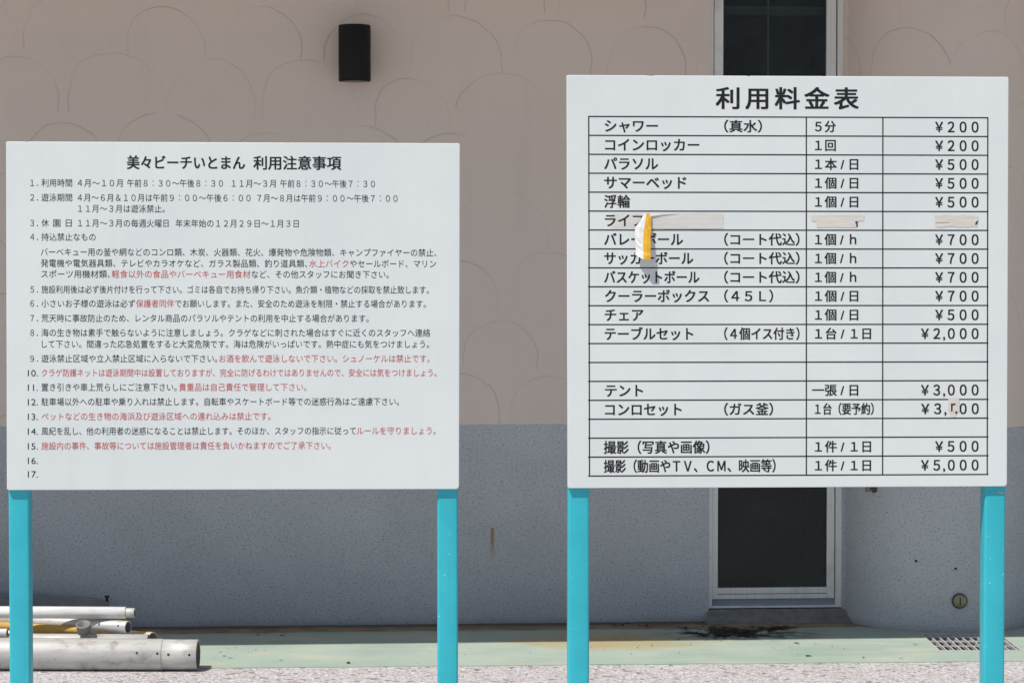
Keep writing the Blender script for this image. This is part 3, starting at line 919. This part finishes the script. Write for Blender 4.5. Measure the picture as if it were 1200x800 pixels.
# peeling sticker: a curled strip hanging off the board
def peel():
    rowsn = 12
    cols = []
    vs, fs, fm = [], [], []
    for i in range(rowsn + 1):
        v = i / rowsn
        y = 250.2 + (304.5 - 250.2) * v
        off = 0.0015 + 0.0245 * (v ** 0.9)
        xl = 755.5 - 11.0 * min(1, v * 3.2) + 0.8 * math.sin(v * 9) - 0.8 * v
        xm = 757.2 - 4.2 * min(1, v * 2.0)
        xr = 763.2 - 2.2 * v
        ys = (y - 3.5 * v, y + 0.2, y)
        dz = (off * 0.72, off, off * 0.86)
        for x, yv, d in zip((xl, (xl + xm) / 2, xm, (xm + xr) / 2, xr), (y - 6.5 * v, y - 3.5 * v, y - 1.0 * v, y, y + 0.5), (off * 0.50, off * 0.85, off * 1.02, off * 1.04, off * 0.98)):
            # positioned on the board, then lifted straight out of it
            rj = random.Random(i * 31 + len(vs) % 5)
            vs.append(RB.face(x + rj.uniform(-0.35, 0.35), yv + (rj.uniform(-0.6, 0.6) if i > 1 else 0), 0.0005) - RB.n * max(0.001, d + rj.uniform(-0.0012, 0.0012)))
    for i in range(rowsn):
        for j in range(4):
            a = i * 5 + j
            fs.append((a, a + 5, a + 6, a + 1)); fm.append(0 if j < 2 else 1)
    wt = plain("white_sticker_back", (0.74, 0.74, 0.72), 0.6, var=0.06)
    yl = plain("yellow_sticker_face", (0.80, 0.44, 0.025), 0.45, var=0.08)
    o = mesh_obj("peeling_sticker", vs, fs, [wt, yl], rp, fm, None)
    md = o.modifiers.new("thickness", 'SOLIDIFY'); md.thickness = 0.0004
    o['label'] = "curled white and yellow sticker peeling off the board"
peel()
def lifted_edge():
    pts = [(762.0, 249.6, 0.001), (795.0, 250.4, 0.0006), (776.0, 251.6, 0.0016), (761.6, 253.4, 0.0032)]
    vs = [RB.face(x, RB.yy(x, y), 0.0010) - RB.n * d for x, y, d in pts]
    o = mesh_obj("lifted_film", vs, [(0, 3, 2, 1)], M['residue'], rp)
    md = o.modifiers.new("thickness", 'SOLIDIFY'); md.thickness = 0.0003
    o['label'] = "thin lifted edge of the old sticker film"
lifted_edge()

# ------------------------------------------------------------------ poles lying on the ground at the left
def pole_mat(name, c, metal, rough, dirt=(0.30, 0.27, 0.23), amount=0.5, paint=None, psc=(2.2, 12, 12), pth=0.62):
    t = NT(name)
    p = t.pos()
    a = t.noise(t.mapping(p, (3, 26, 26)), 2.2, 5, 0.65)
    f2 = t.noise(t.mapping(p, (6, 9, 9), (2, 0, 1)), 2.0, 5, 0.7)
    b = t.mix(t.step(a, 0.3, 0.7), tuple(q * 0.84 for q in c), c)
    b = t.mix(t.step(f2, 0.5, 0.72, 0, amount), b, dirt)
    m = metal
    if paint:
        pn = t.step(t.noise(t.mapping(p, psc, (1.3, 0.4, 0.2)), 1.0, 4, 0.6), pth, pth + 0.03)
        b = t.mix(pn, b, paint)
        m = t.math('MULTIPLY', t.math('SUBTRACT', 1.0, pn), metal)
    t.bump(f2, 0.15, 0.002)
    return t.base(b, t.step(a, 0.3, 0.7, rough * 0.8, rough * 1.2), m, 0.4)
M['pole_alu'] = pole_mat("weathered_aluminium", (0.56, 0.55, 0.53), 0.3, 0.6, dirt=(0.25, 0.215, 0.175), amount=0.7)
M['pole_white'] = pole_mat("white_painted_pole", (0.80, 0.79, 0.77), 0.0, 0.5, amount=0.2)
M['pole_mixed'] = pole_mat("white_pole_with_yellow_paint", (0.74, 0.72, 0.68), 0.0, 0.5, amount=0.3, paint=(0.72, 0.42, 0.05), psc=(3.5, 14, 14), pth=0.46)
M['pole_yellow'] = pole_mat("yellow_painted_pole", (0.62, 0.38, 0.09), 0.0, 0.55, amount=0.35)
M['pole_silver'] = pole_mat("silver_pole_yellow_flecks", (0.62, 0.61, 0.59), 0.25, 0.5, amount=0.4, paint=(0.66, 0.42, 0.09), psc=(9, 16, 16), pth=0.6)
M['hole'] = plain("dark_hole", (0.02, 0.02, 0.02), 0.8)
M['bore'] = plain('pole_bore', (0.17, 0.16, 0.155), 0.8)
M['dark_grey'] = plain("dark_grey_plank", (0.26, 0.265, 0.275), 0.7, var=0.25)

def pole(name, label, end, d, length, prof, mats, inner, group="dismantled poles lying on the ground"):
    """a hollow tube whose open end is at 'end', running along d away from it; prof: (distance from end, radius)"""
    root = thing(name, label, "pole", (end + d * length * 0.5) * 1.0, group)
    root.location.z = min(end.z, (end + d*length).z) - prof[-1][1]
    return root
GP = "dismantled poles lying on the ground"
def tube(mb, end, d, prof, inner, m=0, mi=1):
    r0 = prof[0][1]
    pr = [(0.10, inner), (0.0, inner), (0.0, r0 - 0.0008), (0.0012, r0)] + [(q, r) for q, r in prof[1:]]
    mb.lathe(end, d, pr, 48, m, cap0=True, cap1=True, ms=[mi] + [m] * (len(pr) - 2))
def mk_end(x, y, Y):
    return at_y(x, y, Y)
def big_pole():
    Y, r = 9.345, 0.0610
    e = mk_end(232.0, 700, Y); e.z = r - 0.0005
    l = mk_end(-340, 700, Y + 0.03); l.z = 0.0655
    d = (l - e).normalized()
    root = thing("flag_pole", "thickest grey aluminium pole with a sleeve end, lying nearest on the gravel", "pole", e + d * 0.9 - Vector((0, 0, r)), GP)
    L = (l - e).length
    seam = (mk_end(191.5, 770, Y) - e).length
    mb = MB(); pr = [(seam, r - 0.004), (seam, r + 0.0006), (seam + 0.002, r + 0.0014), (L * 0.5, r + 0.003), (L, 0.0655)]
    mb.lathe(e, d, pr, 56); mb.build("tube", M['pole_alu'], root)
    mb = MB(); tube(mb, e, d, [(0, r - 0.0006), (seam + 0.03, r - 0.0008)], r - 0.006)
    mb.build("sleeve", [M['pole_alu'], M['bore']], root)
    for x, y in ((160.3, 764.5), (184.3, 765.2), (197.2, 766.4), (221.8, 766.8)):
        # on the tube's camera side
        dr_ = ray(x, y); q = None
        ax = d
        w = EYE - e; a_ = dr_ - ax * dr_.dot(ax); b_ = w - ax * w.dot(ax)
        rr = r + (0.0012 if x < 191 else -0.0006)
        A = a_.dot(a_); B = 2 * a_.dot(b_); C = b_.dot(b_) - rr * rr
        disc = B*B - 4*A*C
        if disc < 0: continue
        tt = (-B - math.sqrt(disc)) / (2*A)
        q = EYE + dr_ * tt
        n = (q - e) - ax * (q - e).dot(ax); n.normalize()
        mb = MB(); mb.lathe(q - n * 0.002, n, [(0, 0.0048), (0.0026, 0.0048), (0.0032, 0.004)], 14)
        mb.build("rivet", M['hole'], root)
    return root
big_pole()
def simple(name, label, ex, ey, Y, lx, lz_same, Yl, r, mats, inner=None, dz=0.0, ground=False, tip=None):
    e = mk_end(ex, ey, Y)
    if ground: e.z = r + 0.0045
    l = mk_end(lx, ey, Yl); l.z = e.z + dz
    d = (l - e).normalized(); L = (l - e).length
    root = thing(name, label, "pole", Vector(((e.x + l.x)/2, (e.y + l.y)/2, max(0.0, (e.z + l.z)/2 - r))), GP)
    mb = MB()
    if tip:
        tl, tr = tip
        tube(mb, e, d, [(0, tr), (tl + 0.02, tr)], tr - 0.004)
        mb.build("insert", [M['pole_alu'], M['bore']], root)
        mb = MB(); mb.lathe(e + d * tl, d, [(0, r * 0.7), (0, r - 0.001), (0.001, r), (L - tl, r)], 40)
    else:
        tube(mb, e, d, [(0, r), (L, r)], inner or r - 0.004)
    mb.build("tube", mats, root)
    return root, e, d
simple("storage_pole", "white pole with yellow paint patches, lying behind the thickest pole", 178.5, 760, 9.535, -150, 0, 9.91, 0.0585, [M['pole_mixed'], M['bore']], ground=True)
simple("storage_pole", "thin plain grey pole wedged between the two thick poles", 174, 750.6, 9.436, -330, 0, 9.50, 0.0270, [M['pole_alu'], M['bore']])
r3, e3, d3 = simple("storage_pole", "silver pole with yellow flecks and a round clamp ring near its end", 150.3, 734.6, 9.47, -150, 0, 9.95, 0.0255, [M['pole_silver'], M['bore']])
mb = MB()
for off in (0.040, 0.128):
    q = e3 + d3 * off; nn = Vector((0, -0.93, 0.30)).normalized()
    mb.lathe(q + nn * 0.0235, nn, [(0, 0.0055), (0.0032, 0.0055), (0.004, 0.004)], 14)
mb.build("rivet", M['hole'], r3)
q = at_y(98.5, 740, 9.415)
mb = MB(); ax = Vector((0.0, -0.45, 1)).normalized()
mb.lathe(q, ax, [(0, 0.027), (0.028, 0.028), (0.0295, 0.0295), (0.036, 0.0295), (0.0375, 0.0285), (0.0375, 0.0235), (0.006, 0.0225), (0.0055, 0.001)], 36)
mb.build("clamp_ring", pole_mat("grey_cast_clamp", (0.25, 0.245, 0.23), 0.3, 0.6), r3)
simple("storage_pole", "topmost clean white pole of the pile, with a narrower grey tip", 158.0, 717.6, 9.50, -360, 0, 9.56, 0.0240, M['pole_white'], tip=(0.036, 0.0195))
simple("storage_pole", "thin yellow pole lying under the silver pole", 94, 738.2, 9.51, -150, 0, 9.84, 0.0165, [M['pole_yellow'], M['bore']])
simple("storage_pole", "short white pole stub ending at the left edge of the photo", 8.5, 741.0, 9.44, -300, 0, 9.47, 0.0165, [M['pole_white'], M['hole']])
# plank against the wall foot in the shade
def plank():
    Y = 10.28
    a = at_y(126, 705, Y); b = at_y(-400, 700, Y + 0.06)
    root = thing("plank", "dark grey plank on edge in the shade behind the poles", "plank", Vector(((a.x + b.x)/2, a.y, 0.0045)))
    z0, zt_ = 0.0045, 0.166
    pts = [(b.x, zt_ + 0.004), (at_y(40, 700, Y).x, zt_ + 0.002), (at_y(108, 704, Y).x, 0.15), (a.x, 0.138), (a.x, z0), (b.x, z0)]
    fr_ = [Vector((x, Y - (x - a.x) * 0.03, z)) for x, z in pts]
    bk = [v + Vector((0, 0.045, 0)) for v in fr_]
    n = len(pts)
    mb = MB(); mb.add(fr_ + bk, [list(range(n)), list(range(n, 2*n))[::-1]] + [[i, n+i, n+(i+1)%n, (i+1)%n] for i in range(n)])
    mb.build("board", M['dark_grey'], root, bevel=0.003)
    q = at_y(124.5, 707, Y)
    mb = MB(); mb.lathe(Vector((q.x, Y + 0.02, 0.137)), (0, 0, 1), [(0, 0.006), (0.018, 0.006), (0.018, 0.011), (0.026, 0.010)], 14); mb.build("bolt", M['hole'], root)
plank()

# ------------------------------------------------------------------ leaf litter
def litter():
    vs, fs = [], []
    def leaf(p, s):
        a = random.uniform(0, 6.28); k = len(vs)
        ca, sa = math.cos(a), math.sin(a)
        l, w = s, s * random.uniform(0.35, 0.6)
        lift = random.uniform(0.002, 0.006)
        for u, v, z in ((-l, 0, 0.002), (-l*0.2, w, lift), (l*0.5, w*0.7, lift*0.6), (l, 0, lift), (l*0.4, -w*0.8, 0.002), (-l*0.4, -w, lift*0.5)):
            vs.append((p.x + u*ca - v*sa, p.y + u*sa + v*ca, 0.0055 + z))
        fs.append((k, k+5, k+4, k+3, k+2, k+1)[::-1])
    def spread(x0, x1, y0, y1, n, s):
        for _ in range(n):
            leaf(on_ground(random.uniform(x0, x1), random.uniform(y0, y1)), random.uniform(*s))
    def clump(x, y, sx, sy, n, s):
        for _ in range(n):
            leaf(on_ground(random.gauss(x, sx), random.gauss(y, sy)), random.uniform(*s))
    clump(848, 742, 14, 2.6, 130, (0.008, 0.028))
    clump(872, 743, 11, 2.0, 80, (0.008, 0.026))
    clump(905, 738.0, 11, 1.3, 46, (0.008, 0.024))
    clump(918, 736, 7, 0.6, 14, (0.008, 0.02))
    clump(801, 737, 8, 1.2, 16, (0.005, 0.014))
    clump(740, 733, 20, 1.2, 14, (0.005, 0.014))
    clump(978, 717.5, 5, 0.8, 0, (0.006, 0.012))
    for x, y, s in ((933.5, 754.8, 0.017), (947.5, 769.6, 0.016), (955.5, 755.2, 0.007), (1072.5, 756.2, 0.014), (1056, 772.3, 0.012), (1012, 772, 0.007), (838, 749, 0.016), (828, 751, 0.01), (795, 750.5, 0.012), (845, 752, 0.008), (408, 777.8, 0.018), (330, 775, 0.009), (258, 765, 0.010), (263, 770, 0.009), (270, 772, 0.010), (300, 763, 0.007), (276, 760, 0.008), (331, 746, 0.013), (290, 745, 0.010), (302, 745.5, 0.012)):
        leaf(on_ground(x, y), s)
    spread(620, 990, 748, 772, 34, (0.002, 0.005))
    spread(240, 560, 757, 780, 18, (0.002, 0.005))
    o = mesh_obj("leaf_litter", vs, fs, plain("dry_brown_leaves", (0.055, 0.038, 0.026), 0.9, var=0.5, scale=40))
    o['kind'] = 'stuff'; o['label'] = "dry dark leaf scraps scattered on the green strip below the window"; o['category'] = "leaf litter"
litter()
